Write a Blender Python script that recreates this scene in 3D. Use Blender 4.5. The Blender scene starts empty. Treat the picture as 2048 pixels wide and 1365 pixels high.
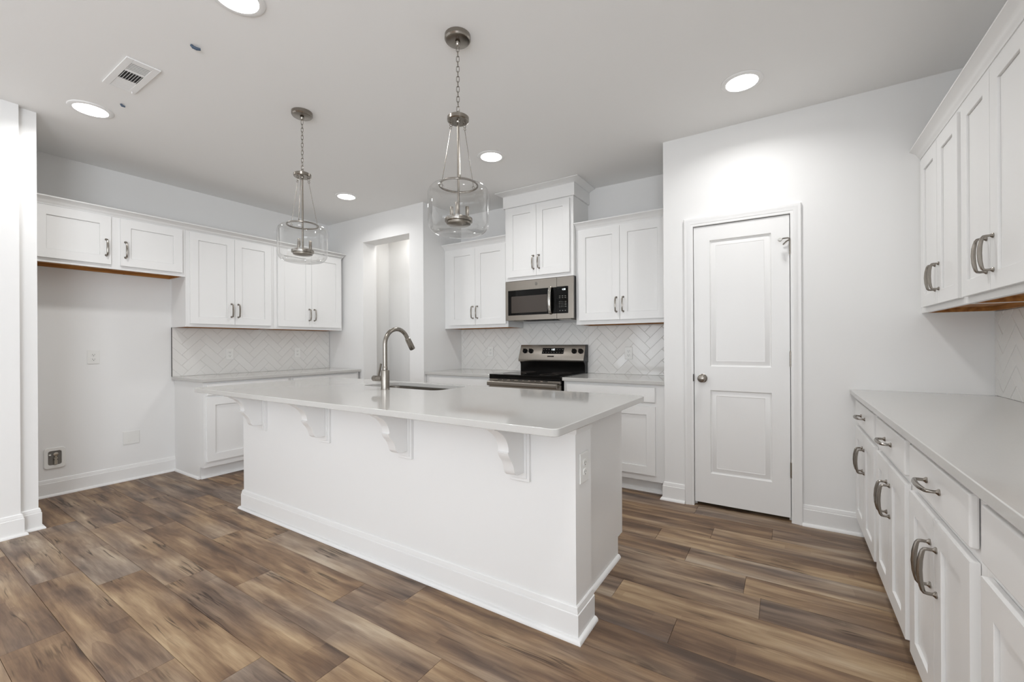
import bpy, bmesh, math, random
from mathutils import Vector, Matrix

random.seed(7)
SC = bpy.context.scene
COL = SC.collection

# ------------------------------------------------------------------ camera
cam_d = bpy.data.cameras.new('camera')
cam = bpy.data.objects.new('camera', cam_d)
COL.objects.link(cam)
cam_d.sensor_width = 36.0
cam_d.lens = 858.26 / 2048 * 36.0
cam_d.shift_y = 5.44 / 2048
cam_d.clip_start = 0.02
cam.matrix_world = (Matrix.Translation((0, 0, 1.21)) @ Matrix.Rotation(0.568213, 4, 'Z')
                    @ Matrix.Rotation(math.pi / 2, 4, 'X') @ Matrix.Rotation(-0.0055965, 4, 'Z'))
SC.camera = cam

# ------------------------------------------------------------------ world, daylight, exposure
wd = bpy.data.worlds.new('world')
SC.world = wd
wd.use_nodes = True
wd.node_tree.nodes['Background'].inputs[0].default_value = (0.92, 0.96, 1.0, 1)
wd.node_tree.nodes['Background'].inputs[1].default_value = 1.0
SC.view_settings.view_transform = 'Standard'
SC.view_settings.look = 'None'
SC.view_settings.gamma = 1.0
SC.view_settings.use_curve_mapping = False
SC.view_settings.exposure = 0.0
LED = 12.0            # radiance of the lamp lenses as seen
LAMP = 6.2            # watts thrown by each recessed lamp


def area(name, loc, rot, sx, sy, power, col=(1, 1, 1)):
    d = bpy.data.lights.new(name, 'AREA')
    d.shape = 'RECTANGLE'; d.size = sx; d.size_y = sy; d.energy = power; d.color = col
    o = bpy.data.objects.new(name, d); COL.objects.link(o)
    o.location = loc; o.rotation_euler = rot
    return o


# daylight coming in through the windows behind the camera, plus added fill lamps tilted up to brighten the ceiling
DAY = (0.91, 0.97, 1.05)
for i, wx in enumerate((-2.75, -0.35)):
    area('window_daylight', (wx, -4.45, 1.45), (math.pi / 2, 0, 0), 1.9, 1.9, 8, DAY)
    area('window_ground_bounce', (wx, -4.40, 1.45), (math.pi / 2 + 0.75, 0, 0), 1.9, 1.9, 27, DAY)
area('window_daylight', (0.90, -1.95, 1.45), (math.pi / 2, 0, math.pi / 2), 1.9, 1.9, 56, DAY)  # fill from the added side window, to brighten the island end
area('window_ground_bounce', (0.85, -1.95, 1.45), (math.pi / 2 + 0.75, 0, math.pi / 2), 1.9, 1.9, 72, DAY)  # upward ceiling fill at the added side window
# the lamp in the ceiling of the hall, out of sight above the doorway
area('hall_lamp', (-4.0, 3.86, 2.74), (0, 0, 0), 0.3, 0.3, 3.6, (1.0, 0.985, 0.96))

# ------------------------------------------------------------------ helpers


def s2l(c):
    c = c / 255.0
    return c / 12.92 if c <= 0.04045 else ((c + 0.055) / 1.055) ** 2.4


def rgb(r, g, b):
    return (s2l(r), s2l(g), s2l(b), 1.0)


def mat(name, col, rough=0.5, metal=0.0, spec=0.5, emit=None, estr=0.0, noise=0.0, nscale=8.0, bump=0.0, stretch=None):
    m = bpy.data.materials.new(name); m.use_nodes = True
    nt = m.node_tree; b = nt.nodes['Principled BSDF']
    b.inputs['Base Color'].default_value = col
    b.inputs['Roughness'].default_value = rough
    b.inputs['Metallic'].default_value = metal
    b.inputs['Specular IOR Level'].default_value = spec
    if emit:
        b.inputs['Emission Color'].default_value = emit
        b.inputs['Emission Strength'].default_value = estr
    if noise or bump:
        tc = nt.nodes.new('ShaderNodeTexCoord'); mp = nt.nodes.new('ShaderNodeMapping')
        nt.links.new(tc.outputs['Object'], mp.inputs[0])
        if stretch: mp.inputs['Scale'].default_value = stretch
        nz = nt.nodes.new('ShaderNodeTexNoise'); nz.inputs['Scale'].default_value = nscale
        nz.inputs['Detail'].default_value = 3
        nt.links.new(mp.outputs[0], nz.inputs['Vector'])
        if noise:
            mx = nt.nodes.new('ShaderNodeMix'); mx.data_type = 'RGBA'
            mx.inputs[6].default_value = tuple(c * (1 - noise) for c in col[:3]) + (1,)
            mx.inputs[7].default_value = tuple(min(1, c * (1 + noise)) for c in col[:3]) + (1,)
            nt.links.new(nz.outputs['Fac'], mx.inputs[0]); nt.links.new(mx.outputs[2], b.inputs['Base Color'])
        if bump:
            bp = nt.nodes.new('ShaderNodeBump'); bp.inputs['Strength'].default_value = bump
            bp.inputs['Distance'].default_value = 0.002
            nt.links.new(nz.outputs['Fac'], bp.inputs['Height']); nt.links.new(bp.outputs[0], b.inputs['Normal'])
    return m


M = {}
M['wall'] = mat('wall_paint', rgb(238, 237, 235), 0.6, spec=0.25, bump=0.04, nscale=160)
M['ceiling'] = mat('ceiling_paint', rgb(244, 243, 241), 0.85, spec=0.1)
M['trim'] = mat('white_trim_paint', rgb(240, 239, 237), 0.35, spec=0.4)
M['cab'] = mat('white_cabinet_paint', rgb(238, 237, 235), 0.33, spec=0.4)
M['quartz'] = mat('grey_quartz', rgb(197, 195, 191), 0.07, spec=0.5, noise=0.03, nscale=240)
M['nickel'] = mat('brushed_nickel', rgb(150, 144, 136), 0.24, 1.0, noise=0.06, nscale=60, stretch=(1, 1, 12))
M['steel'] = mat('brushed_stainless', rgb(160, 154, 146), 0.25, 1.0, noise=0.05, nscale=14, stretch=(60, 1, 1))
M['chrome'] = mat('polished_nickel', rgb(190, 187, 182), 0.12, 1.0)
M['black'] = mat('black_enamel', rgb(14, 12, 11), 0.25, spec=0.2)
M['blackglass'] = mat('black_glass', rgb(10, 9, 8), 0.05, spec=0.18)
M['doorglass'] = mat('dark_window_glass', rgb(66, 58, 52), 0.16)
M['plastic'] = mat('white_plastic', rgb(236, 235, 231), 0.3)
M['slot'] = mat('dark_slot', rgb(40, 38, 36), 0.6)
M['tile'] = mat('white_glazed_tile', rgb(233, 231, 227), 0.09, noise=0.015, nscale=6)
M['grout'] = mat('pale_grout', rgb(224, 221, 216), 0.8)
M['edge'] = mat('dark_metal_edge', rgb(70, 66, 62), 0.4, 0.6)
M['blue'] = mat('blue_plastic', rgb(64, 80, 100), 0.5)
M['brass'] = mat('valve_metal', rgb(190, 184, 172), 0.3, 1.0)
M['greybox'] = mat('grey_box_plastic', rgb(122, 118, 112), 0.55)
M['caulk'] = mat('white_caulk', rgb(238, 237, 233), 0.5)
M['led'] = mat('lamp_lens', rgb(255, 255, 255), 0.5, emit=(1.0, 0.985, 0.955, 1), estr=LED)
M['digits'] = mat('lit_digits', rgb(230, 240, 245), 0.5, emit=(0.9, 0.97, 1, 1), estr=2.0)
M['print'] = mat('panel_print', rgb(120, 118, 112), 0.5)
M['rubber'] = mat('white_rubber', rgb(215, 213, 208), 0.6)
M['hole'] = mat('dark_hole', rgb(34, 26, 20), 0.9)


def wood_raw():
    m = mat('raw_pine', rgb(176, 118, 52), 0.55)
    nt = m.node_tree; b = nt.nodes['Principled BSDF']
    tc = nt.nodes.new('ShaderNodeTexCoord'); mp = nt.nodes.new('ShaderNodeMapping')
    mp.inputs['Scale'].default_value = (2, 18, 18)
    nz = nt.nodes.new('ShaderNodeTexNoise'); nz.inputs['Scale'].default_value = 2.2; nz.inputs['Detail'].default_value = 4
    rp = nt.nodes.new('ShaderNodeValToRGB')
    rp.color_ramp.elements[0].color = rgb(140, 86, 34); rp.color_ramp.elements[1].color = rgb(196, 138, 68)
    rp.color_ramp.elements[0].position = 0.3; rp.color_ramp.elements[1].position = 0.72
    nt.links.new(tc.outputs['Object'], mp.inputs[0]); nt.links.new(mp.outputs[0], nz.inputs['Vector'])
    nt.links.new(nz.outputs['Fac'], rp.inputs[0]); nt.links.new(rp.outputs[0], b.inputs['Base Color'])
    return m


M['pine'] = wood_raw()


def thin_glass():
    m = bpy.data.materials.new('clear_glass'); m.use_nodes = True
    nt = m.node_tree; nt.nodes.clear()
    out = nt.nodes.new('ShaderNodeOutputMaterial'); mx = nt.nodes.new('ShaderNodeMixShader')
    tr = nt.nodes.new('ShaderNodeBsdfTransparent'); gl = nt.nodes.new('ShaderNodeBsdfGlossy')
    tr.inputs[0].default_value = (0.965, 0.965, 0.96, 1); gl.inputs['Roughness'].default_value = 0.02
    lw = nt.nodes.new('ShaderNodeLayerWeight'); lw.inputs['Blend'].default_value = 0.32
    mr = nt.nodes.new('ShaderNodeMapRange')
    mr.inputs['To Min'].default_value = 0.03; mr.inputs['To Max'].default_value = 0.9
    pw = nt.nodes.new('ShaderNodeMath'); pw.operation = 'POWER'; pw.inputs[1].default_value = 1.6
    nt.links.new(lw.outputs['Facing'], pw.inputs[0]); nt.links.new(pw.outputs[0], mr.inputs['Value'])
    nt.links.new(mr.outputs[0], mx.inputs[0]); nt.links.new(tr.outputs[0], mx.inputs[1]); nt.links.new(gl.outputs[0], mx.inputs[2])
    nt.links.new(mx.outputs[0], out.inputs[0])
    return m


M['glass'] = thin_glass()


def floor_mat():
    m = bpy.data.materials.new('vinyl_plank_wood'); m.use_nodes = True
    nt = m.node_tree; N = nt.nodes; L = nt.links; b = N['Principled BSDF']
    tc = N.new('ShaderNodeTexCoord')
    at = N.new('ShaderNodeAttribute'); at.attribute_name = 'plank'
    sp = N.new('ShaderNodeSeparateColor'); L.new(at.outputs['Color'], sp.inputs[0])
    # every plank reads its own part of the pattern
    off = N.new('ShaderNodeVectorMath'); off.operation = 'SCALE'; off.inputs['Scale'].default_value = 60
    L.new(at.outputs['Color'], off.inputs[0])
    add = N.new('ShaderNodeVectorMath'); add.operation = 'ADD'
    L.new(tc.outputs['Object'], add.inputs[0]); L.new(off.outputs[0], add.inputs[1])

    def noise(scale_vec, scale, detail=3, rough=0.5, dist=0.0):
        mp = N.new('ShaderNodeMapping'); mp.inputs['Scale'].default_value = scale_vec
        L.new(add.outputs[0], mp.inputs[0])
        nz = N.new('ShaderNodeTexNoise'); nz.inputs['Scale'].default_value = scale
        nz.inputs['Detail'].default_value = detail; nz.inputs['Roughness'].default_value = rough
        nz.inputs['Distortion'].default_value = dist
        L.new(mp.outputs[0], nz.inputs['Vector'])
        return nz.outputs['Fac']

    def math_(op, a, v):
        n = N.new('ShaderNodeMath'); n.operation = op; n.use_clamp = False
        if isinstance(a, (int, float)): n.inputs[0].default_value = a
        else: L.new(a, n.inputs[0])
        if isinstance(v, (int, float)): n.inputs[1].default_value = v
        else: L.new(v, n.inputs[1])
        return n.outputs[0]

    def ramp(f, stops):
        r = N.new('ShaderNodeValToRGB'); L.new(f, r.inputs[0])
        e = r.color_ramp.elements
        e[0].position, e[0].color = stops[0]
        e[1].position, e[1].color = stops[-1]
        for p, c in stops[1:-1]:
            x = e.new(p); x.color = c
        return r.outputs[0]

    def mix(f, a, c, mode='MIX'):
        n = N.new('ShaderNodeMix'); n.data_type = 'RGBA'; n.blend_type = mode
        if isinstance(f, (int, float)): n.inputs[0].default_value = f
        else: L.new(f, n.inputs[0])
        for i, q in ((6, a), (7, c)):
            if isinstance(q, tuple): n.inputs[i].default_value = q
            else: L.new(q, n.inputs[i])
        return n.outputs[2]

    warp = N.new('ShaderNodeTexNoise'); warp.inputs['Scale'].default_value = 2.6; warp.inputs['Detail'].default_value = 2
    L.new(add.outputs[0], warp.inputs['Vector'])
    wv = N.new('ShaderNodeVectorMath'); wv.operation = 'MULTIPLY'; wv.inputs[1].default_value = (0.10, 0.028, 0)
    wc = N.new('ShaderNodeVectorMath'); wc.operation = 'SUBTRACT'; wc.inputs[1].default_value = (0.5, 0.5, 0.5)
    L.new(warp.outputs['Color'], wc.inputs[0]); L.new(wc.outputs[0], wv.inputs[0])
    wa = N.new('ShaderNodeVectorMath'); wa.operation = 'ADD'; L.new(add.outputs[0], wa.inputs[0]); L.new(wv.outputs[0], wa.inputs[1])
    raw = add
    add = wa
    cloud = noise((1.3, 7.5, 1), 1.4, 3, 0.5, 0.35)            # broad light and dark clouds
    streak = noise((1.2, 17.0, 1), 1.6, 4, 0.55, 0.3)         # long streaks along the plank
    fine = noise((4.0, 34.0, 1), 2.0, 3, 0.6)
    add = raw
    grain = noise((4.0, 120.0, 1), 2.0, 3, 0.6)
    mpb = N.new('ShaderNodeMapping'); mpb.inputs['Scale'].default_value = (2.3, 9.5, 1); L.new(wa.outputs[0], mpb.inputs[0])
    vb = N.new('ShaderNodeTexVoronoi'); vb.distance = 'CHEBYCHEV'; vb.inputs['Scale'].default_value = 1.0; L.new(mpb.outputs[0], vb.inputs['Vector'])
    vs_ = N.new('ShaderNodeSeparateColor'); L.new(vb.outputs['Color'], vs_.inputs[0])   # patches of tone inside a plank
    tone = math_('ADD', math_('MULTIPLY', math_('SUBTRACT', cloud, 0.5), 1.25), math_('MULTIPLY', math_('SUBTRACT', streak, 0.5), 0.75))
    tone = math_('ADD', tone, math_('MULTIPLY', math_('SUBTRACT', vs_.outputs[0], 0.5), 0.13))
    tone = math_('ADD', tone, math_('MULTIPLY', math_('SUBTRACT', fine, 0.5), 0.22))
    tone = math_('ADD', tone, math_('MULTIPLY', math_('SUBTRACT', sp.outputs[0], 0.5), 0.22))
    tone = math_('ADD', tone, 0.50)
    base = ramp(tone, [(0.12, rgb(86, 68, 55)), (0.34, rgb(114, 90, 71)), (0.52, rgb(139, 113, 88)),
                       (0.70, rgb(164, 138, 108)), (0.90, rgb(186, 162, 130))])
    # greyer and warmer zones, from plank to plank and inside one
    gz = math_('ADD', math_('MULTIPLY', noise((1.3, 4.0, 1), 1.3, 2), 0.9), math_('MULTIPLY', math_('SUBTRACT', sp.outputs[1], 0.5), 0.38))
    gf = ramp(gz, [(0.36, (0, 0, 0, 1)), (0.74, (1, 1, 1, 1))])
    gry = N.new('ShaderNodeHueSaturation'); gry.inputs['Saturation'].default_value = 0.66; gry.inputs['Value'].default_value = 0.97
    L.new(base, gry.inputs['Color'])
    hs = mix(gf, base, gry.outputs[0])
    gr = ramp(grain, [(0.3, (0.82, 0.82, 0.82, 1)), (0.6, (1.05, 1.05, 1.05, 1))])
    c = mix(0.7, hs, gr, 'MULTIPLY')
    # dark splits
    add = wa
    crk = noise((0.6, 12.0, 1), 1.1, 4, 0.62, 0.15)
    band = math_('ABSOLUTE', math_('SUBTRACT', crk, 0.5), 0)
    line = ramp(band, [(0.0, (1, 1, 1, 1)), (0.007, (0.8, 0.8, 0.8, 1)), (0.02, (0.18, 0.18, 0.18, 1)), (0.05, (0, 0, 0, 1))])
    gate = ramp(noise((2.2, 3.0, 1), 1.3, 1), [(0.56, (0, 0, 0, 1)), (0.65, (1, 1, 1, 1))])
    c = mix(math_('MULTIPLY', math_('MULTIPLY', line, gate), 0.85), c, rgb(50, 37, 28))
    # knots with a drawn-out halo
    mp = N.new('ShaderNodeMapping'); mp.inputs['Scale'].default_value = (1.0, 2.8, 1); L.new(wa.outputs[0], mp.inputs[0])
    vo = N.new('ShaderNodeTexVoronoi'); vo.inputs['Scale'].default_value = 1.1; L.new(mp.outputs[0], vo.inputs['Vector'])
    dist = math_('ADD', vo.outputs['Distance'], math_('MULTIPLY', math_('SUBTRACT', fine, 0.5), 0.10))
    kn = ramp(dist, [(0.0, (1, 1, 1, 1)), (0.03, (0.95, 0.95, 0.95, 1)), (0.05, (0.25, 0.25, 0.25, 1)), (0.075, (0.6, 0.6, 0.6, 1)), (0.12, (0.2, 0.2, 0.2, 1)), (0.19, (0, 0, 0, 1))])
    c = mix(math_('MULTIPLY', kn, 0.62), c, rgb(54, 41, 32))
    L.new(c, b.inputs['Base Color'])
    rr = N.new('ShaderNodeMapRange'); rr.inputs['To Min'].default_value = 0.42; rr.inputs['To Max'].default_value = 0.55
    L.new(streak, rr.inputs['Value']); L.new(rr.outputs[0], b.inputs['Roughness'])
    b.inputs['Specular IOR Level'].default_value = 0.3
    bp = N.new('ShaderNodeBump'); bp.inputs['Strength'].default_value = 0.12; bp.inputs['Distance'].default_value = 0.001
    L.new(grain, bp.inputs['Height']); L.new(bp.outputs[0], b.inputs['Normal'])
    return m


M['floor'] = floor_mat()


class MB:
    """collects geometry and links it as one mesh object"""

    def __init__(self): self.v = []; self.f = []

    def add(self, vs, fs, X=None):
        o = len(self.v)
        self.v += [tuple(X @ Vector(p)) if X else tuple(p) for p in vs]
        self.f += [tuple(i + o for i in q) for q in fs]
        return self

    def box(self, x0, x1, y0, y1, z0, z1, X=None):
        vs = [(x0, y0, z0), (x1, y0, z0), (x1, y1, z0), (x0, y1, z0), (x0, y0, z1), (x1, y0, z1), (x1, y1, z1), (x0, y1, z1)]
        return self.add(vs, [(0, 3, 2, 1), (4, 5, 6, 7), (0, 1, 5, 4), (1, 2, 6, 5), (2, 3, 7, 6), (3, 0, 4, 7)], X)

    def prism(self, poly, mapper, a0, a1):
        """poly: 2-D outline; mapper(p, q, a) -> 3-D point"""
        n = len(poly)
        vs = [mapper(p, q, a0) for p, q in poly] + [mapper(p, q, a1) for p, q in poly]
        fs = [tuple(range(n - 1, -1, -1)), tuple(range(n, 2 * n))]
        fs += [(i, (i + 1) % n, (i + 1) % n + n, i + n) for i in range(n)]
        return self.add(vs, fs)

    def lathe(self, prof, seg=24, X=None, cap=True):
        """prof: (radius, height) about local z"""
        vs = []; fs = []
        n = len(prof)
        for r, h in prof:
            for k in range(seg):
                a = 2 * math.pi * k / seg
                vs.append((r * math.cos(a), r * math.sin(a), h))
        for i in range(n - 1):
            for k in range(seg):
                k2 = (k + 1) % seg
                fs.append((i * seg + k, i * seg + k2, (i + 1) * seg + k2, (i + 1) * seg + k))
        if cap:
            if prof[0][0] > 1e-6: fs.append(tuple(range(seg - 1, -1, -1)))
            if prof[-1][0] > 1e-6: fs.append(tuple((n - 1) * seg + k for k in range(seg)))
        return self.add(vs, fs, X)

    def tube(self, path, rad, seg=10, closed=False, X=None, flat=1.0):
        P = [Vector(p) for p in path]; n = len(P)
        R = rad if isinstance(rad, (list, tuple)) else [rad] * n
        vs = []; fs = []; up = None
        for i in range(n):
            if closed: t = P[(i + 1) % n] - P[i - 1]
            else: t = P[min(i + 1, n - 1)] - P[max(i - 1, 0)]
            t.normalize()
            if up is None:
                up = Vector((0, 0, 1)) if abs(t.z) < 0.9 else Vector((1, 0, 0))
            u = (up - t * up.dot(t))
            if u.length < 1e-4: u = Vector((0, 1, 0)) - t * t.y
            u.normalize(); w = t.cross(u); up = u
            for k in range(seg):
                a = 2 * math.pi * k / seg
                vs.append(P[i] + u * (R[i] * math.cos(a)) + w * (R[i] * flat * math.sin(a)))
        m = n if closed else n - 1
        for i in range(m):
            j = (i + 1) % n
            for k in range(seg):
                k2 = (k + 1) % seg
                fs.append((i * seg + k, i * seg + k2, j * seg + k2, j * seg + k))
        if not closed:
            fs.append(tuple(range(seg - 1, -1, -1))); fs.append(tuple((n - 1) * seg + k for k in range(seg)))
        return self.add(vs, fs, X)

    def sweep(self, path, prof, mapper=lambda p, q, h: (p, q, h)):
        """mitred moulding: path in a plane, prof = (offset to the right of the path, height), closed outline"""
        n = len(path); P = [Vector(p) for p in path]; m = len(prof); vs = []
        for i in range(n):
            ns = []
            if i > 0: d = (P[i] - P[i - 1]).normalized(); ns.append(Vector((d.y, -d.x)))
            if i < n - 1: d = (P[i + 1] - P[i]).normalized(); ns.append(Vector((d.y, -d.x)))
            if len(ns) == 2: b = ns[0] + ns[1]; b = b / (b.dot(ns[0]))
            else: b = ns[0]
            for a, h in prof:
                q = P[i] + b * a
                vs.append(mapper(q.x, q.y, h))
        fs = []
        for i in range(n - 1):
            for k in range(m):
                k2 = (k + 1) % m
                fs.append((i * m + k, i * m + k2, (i + 1) * m + k2, (i + 1) * m + k))
        fs.append(tuple(range(m - 1, -1, -1))); fs.append(tuple((n - 1) * m + k for k in range(m)))
        return self.add(vs, fs)

    def build(self, name, material, parent=None, bevel=0.0, smooth=35, seg=2, loc=None):
        me = bpy.data.meshes.new(name)
        me.from_pydata(self.v, [], self.f)
        bm = bmesh.new(); bm.from_mesh(me); bmesh.ops.recalc_face_normals(bm, faces=bm.faces); bm.to_mesh(me); bm.free()
        if smooth:
            for p in me.polygons: p.use_smooth = True
            me.set_sharp_from_angle(angle=math.radians(smooth))
        me.materials.append(M[material] if isinstance(material, str) else material)
        o = bpy.data.objects.new(name, me); COL.objects.link(o)
        if parent: o.parent = parent
        if loc: o.location = loc
        if bevel:
            b = o.modifiers.new('bevel', 'BEVEL'); b.width = bevel; b.segments = seg; b.limit_method = 'ANGLE'
            b.angle_limit = math.radians(40); b.harden_normals = True
        return o


def tag(o, label, cat, group=None, kind=None):
    o['label'] = label; o['category'] = cat
    if group: o['group'] = group
    if kind: o['kind'] = kind
    return o


def thing(name, label, cat, loc=(0, 0, 0), rz=0.0, group=None):
    o = bpy.data.objects.new(name, None); COL.objects.link(o)
    o.location = loc; o.rotation_euler = (0, 0, rz); o.empty_display_size = 0.1
    return tag(o, label, cat, group)


def struct(mb, name, material, label, cat, bevel=0.0):
    return tag(mb.build(name, material, bevel=bevel), label, cat, kind='structure')


def share(o, parent, loc=(0, 0, 0), rot=(0, 0, 0)):
    c = o.copy(); COL.objects.link(c); c.parent = parent; c.location = loc; c.rotation_euler = rot
    return c


def copy_tree(o, parent=None):
    c = o.copy(); COL.objects.link(c); c.parent = parent
    for ch in list(o.children): copy_tree(ch, c)
    return c


def rounded(x0, x1, y0, y1, r, n=6):
    pts = []
    for cx, cy, a0 in ((x1 - r, y0 + r, -90), (x1 - r, y1 - r, 0), (x0 + r, y1 - r, 90), (x0 + r, y0 + r, 180)):
        for k in range(n + 1):
            a = math.radians(a0 + 90 * k / n)
            pts.append((cx + r * math.cos(a), cy + r * math.sin(a)))
    return pts


def text_mesh(body, size, name, material, parent, loc, rot, ext=0.0004):
    cu = bpy.data.curves.new(name, 'FONT'); cu.body = body; cu.size = size; cu.extrude = ext
    cu.align_x = 'CENTER'; cu.align_y = 'CENTER'
    t = bpy.data.objects.new(name, cu); COL.objects.link(t)
    bpy.context.view_layer.update()
    me = bpy.data.meshes.new_from_object(t.evaluated_get(bpy.context.evaluated_depsgraph_get()))
    bpy.data.objects.remove(t); bpy.data.curves.remove(cu)
    me.materials.clear(); me.materials.append(M[material])
    o = bpy.data.objects.new(name, me); COL.objects.link(o); o.parent = parent; o.location = loc; o.rotation_euler = rot
    return o


H90 = math.pi / 2
ZC = 2.76          # ceiling
XL, XR = -5.0, 0.98  # left wall, right wall
YS = 4.07          # wall behind the range
YP = 3.43          # pantry wall
YO = 3.42          # wall with the open doorway

# ------------------------------------------------------------------ floor
PW, PL = 0.1825, 1.215
known = {1: -2.59, 2: -3.215, 3: -2.935, 4: -2.645, 5: -3.55, 6: -1.80, 7: -1.52, 8: -2.2, 9: -0.408, 13: -0.48}
tones = {}
vs, fs, cols = [], [], []
y0 = 0.330 - PW
G = 0.0003
vs += [(-5.3, -4.8, -0.003), (1.3, -4.8, -0.003), (1.3, 4.9, -0.003), (-5.3, 4.9, -0.003)]
fs.append((0, 1, 2, 3)); cols.append((0, 0, 0))
k0 = int(math.floor((-4.8 - y0) / PW)); k1 = int(math.ceil((4.9 - y0) / PW))
for k in range(k0, k1):
    ya, yb = y0 + k * PW, y0 + (k + 1) * PW
    j0 = known.get(k, random.uniform(-3, -1.8))
    n0 = int(math.floor((-5.3 - j0) / PL))
    for n in range(n0, n0 + 8):
        xa, xb = j0 + n * PL, j0 + (n + 1) * PL
        xa2, xb2 = max(xa, -5.3), min(xb, 1.3)
        if xb2 - xa2 < 0.01: continue
        o = len(vs)
        x_, X_, y_, Y_ = xa2 + G, xb2 - G, ya + G, yb - G
        c = 0.0007
        vs += [(x_, y_, -0.003), (X_, y_, -0.003), (X_, Y_, -0.003), (x_, Y_, -0.003),
               (x_ + c, y_ + c, 0), (X_ - c, y_ + c, 0), (X_ - c, Y_ - c, 0), (x_ + c, Y_ - c, 0)]
        q = [(4, 5, 6, 7), (0, 1, 5, 4), (1, 2, 6, 5), (2, 3, 7, 6), (3, 0, 4, 7)]
        col = (random.random(), random.random(), random.random())
        for f in q: fs.append(tuple(i + o for i in f)); cols.append(col)
me = bpy.data.meshes.new('floor'); me.from_pydata(vs, [], fs)
ca = me.color_attributes.new('plank', 'FLOAT_COLOR', 'CORNER')
for p, c in zip(me.polygons, cols):
    for li in p.loop_indices: ca.data[li].color = (*c, 1)
me.materials.append(M['floor'])
fl = bpy.data.objects.new('floor', me); COL.objects.link(fl)
tag(fl, 'wide brown and grey wood-look plank floor', 'floor', kind='structure')

# ------------------------------------------------------------------ shell
struct(MB().box(-5.3, 1.3, -4.8, 5.0, ZC, ZC + 0.1), 'ceiling', 'ceiling', 'smooth pale ceiling with recessed lights', 'ceiling')
struct(MB().box(-5.12, XL, 0.6, 4.9, 0, ZC), 'wall_left', 'wall', 'left wall behind the long run of wall cabinets', 'wall')
struct(MB().box(-5.12, -4.135, -4.7, 0.62, 0, ZC), 'wall_left_front', 'wall', 'white wall at the left edge, nearest the camera', 'wall')
struct(MB().box(XL, -4.18, 0.62, 0.705, 0, ZC), 'wall_left_end', 'wall', 'narrow wall end stepped back beside the fridge recess', 'wall')
w = MB(); w.box(XR, XR + 0.12, -4.7, -2.95, 0, ZC); w.box(XR, XR + 0.12, -0.95, 4.9, 0, ZC)
w.box(XR, XR + 0.12, -2.95, -0.95, 0, 0.45); w.box(XR, XR + 0.12, -2.95, -0.95, 2.45, ZC)
struct(w, 'wall_right', 'wall', 'right wall behind the right-hand cabinets', 'wall')
struct(MB().box(-3.323, 1.1, YS, YS + 0.12, 0, ZC), 'wall_back', 'wall', 'back wall behind the range and microwave', 'wall')
w = MB()
w.box(XL, -4.323, YO, 3.62, 0, ZC); w.box(-4.323, -3.535, YO, 3.62, 2.45, ZC)
w.box(-3.535, -3.323, YO, 4.9, 0, ZC)
struct(w, 'wall_back_left', 'wall', 'white wall with an open doorway into the hall', 'wall')
w = MB()
w.box(-0.795, -0.60, YP, YP + 0.12, 0, ZC); w.box(0.045, XR, YP, YP + 0.12, 0, ZC); w.box(-0.60, 0.045, YP, YP + 0.12, 2.09, ZC)
w.box(-0.795, -0.675, YP + 0.12, YS, 0, ZC)
struct(w, 'wall_back_right', 'wall', 'white pantry wall around the closed door', 'wall')
struct(MB().box(XL, -4.66, 3.62, 4.24, 0, ZC), 'wall_hall_left', 'wall', 'left wall of the hall seen through the doorway', 'wall')
struct(MB().box(-4.66, -3.535, 4.12, 4.24, 0, ZC), 'wall_hall_back', 'wall', 'end wall of the hall seen through the doorway', 'wall')
w = MB()
w.box(-5.12, -3.75, -4.7, -4.58, 0, ZC); w.box(-1.75, -1.35, -4.7, -4.58, 0, ZC); w.box(0.65, 1.1, -4.7, -4.58, 0, ZC)
for a, b in ((-3.75, -1.75), (-1.35, 0.65)):
    w.box(a, b, -4.7, -4.58, 0, 0.45); w.box(a, b, -4.7, -4.58, 2.45, ZC)
struct(w, 'wall_front', 'wall', 'window wall behind the camera', 'wall')
for i, a in enumerate((-3.75, -1.35)):
    f = MB(); b = a + 2.0
    f.box(a, a + 0.05, -4.66, -4.6, 0.45, 2.45); f.box(b - 0.05, b, -4.66, -4.6, 0.45, 2.45)
    f.box(a + 0.05, b - 0.05, -4.66, -4.6, 0.45, 0.5); f.box(a + 0.05, b - 0.05, -4.66, -4.6, 2.4, 2.45)
    f.box(a + 0.05, b - 0.05, -4.65, -4.61, 1.43, 1.47); f.box(a + 0.98, a + 1.02, -4.65, -4.61, 0.5, 2.4)
    fr = struct(f, 'window_%d' % (i + 1), 'trim', 'white framed window behind the camera, ' + ('left of the pair' if i == 0 else 'right of the pair'), 'window')
    MB().box(a + 0.05, b - 0.05, -4.632, -4.628, 0.5, 2.4).build('pane', 'glass', fr)

f = MB()
f.box(XR + 0.03, XR + 0.09, -2.95, -2.90, 0.45, 2.45); f.box(XR + 0.03, XR + 0.09, -1.0, -0.95, 0.45, 2.45)
f.box(XR + 0.03, XR + 0.09, -2.90, -1.0, 0.45, 0.5); f.box(XR + 0.03, XR + 0.09, -2.90, -1.0, 2.4, 2.45)
f.box(XR + 0.04, XR + 0.08, -2.90, -1.0, 1.43, 1.47)
fr = struct(f, 'window_3', 'trim', 'white framed window in the right wall behind the camera', 'window')  # unseen window, put in to light the island end from the right
MB().box(XR + 0.058, XR + 0.062, -2.90, -1.0, 0.5, 2.4).build('pane', 'glass', fr)

# ------------------------------------------------------------------ baseboards
BB = [(0.0, 0.0), (0.030, 0.0), (0.030, 0.006), (0.027, 0.012), (0.021, 0.017), (0.014, 0.019), (0.014, 0.108), (0.0105, 0.110),
      (0.0105, 0.122), (0.0075, 0.130), (0.0075, 0.134), (0.004, 0.138), (0.0, 0.138)]
SHOE = [(0.0, 0.0), (0.016, 0.0), (0.0155, 0.006), (0.012, 0.013), (0.006, 0.018), (0.0, 0.019)]


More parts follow.
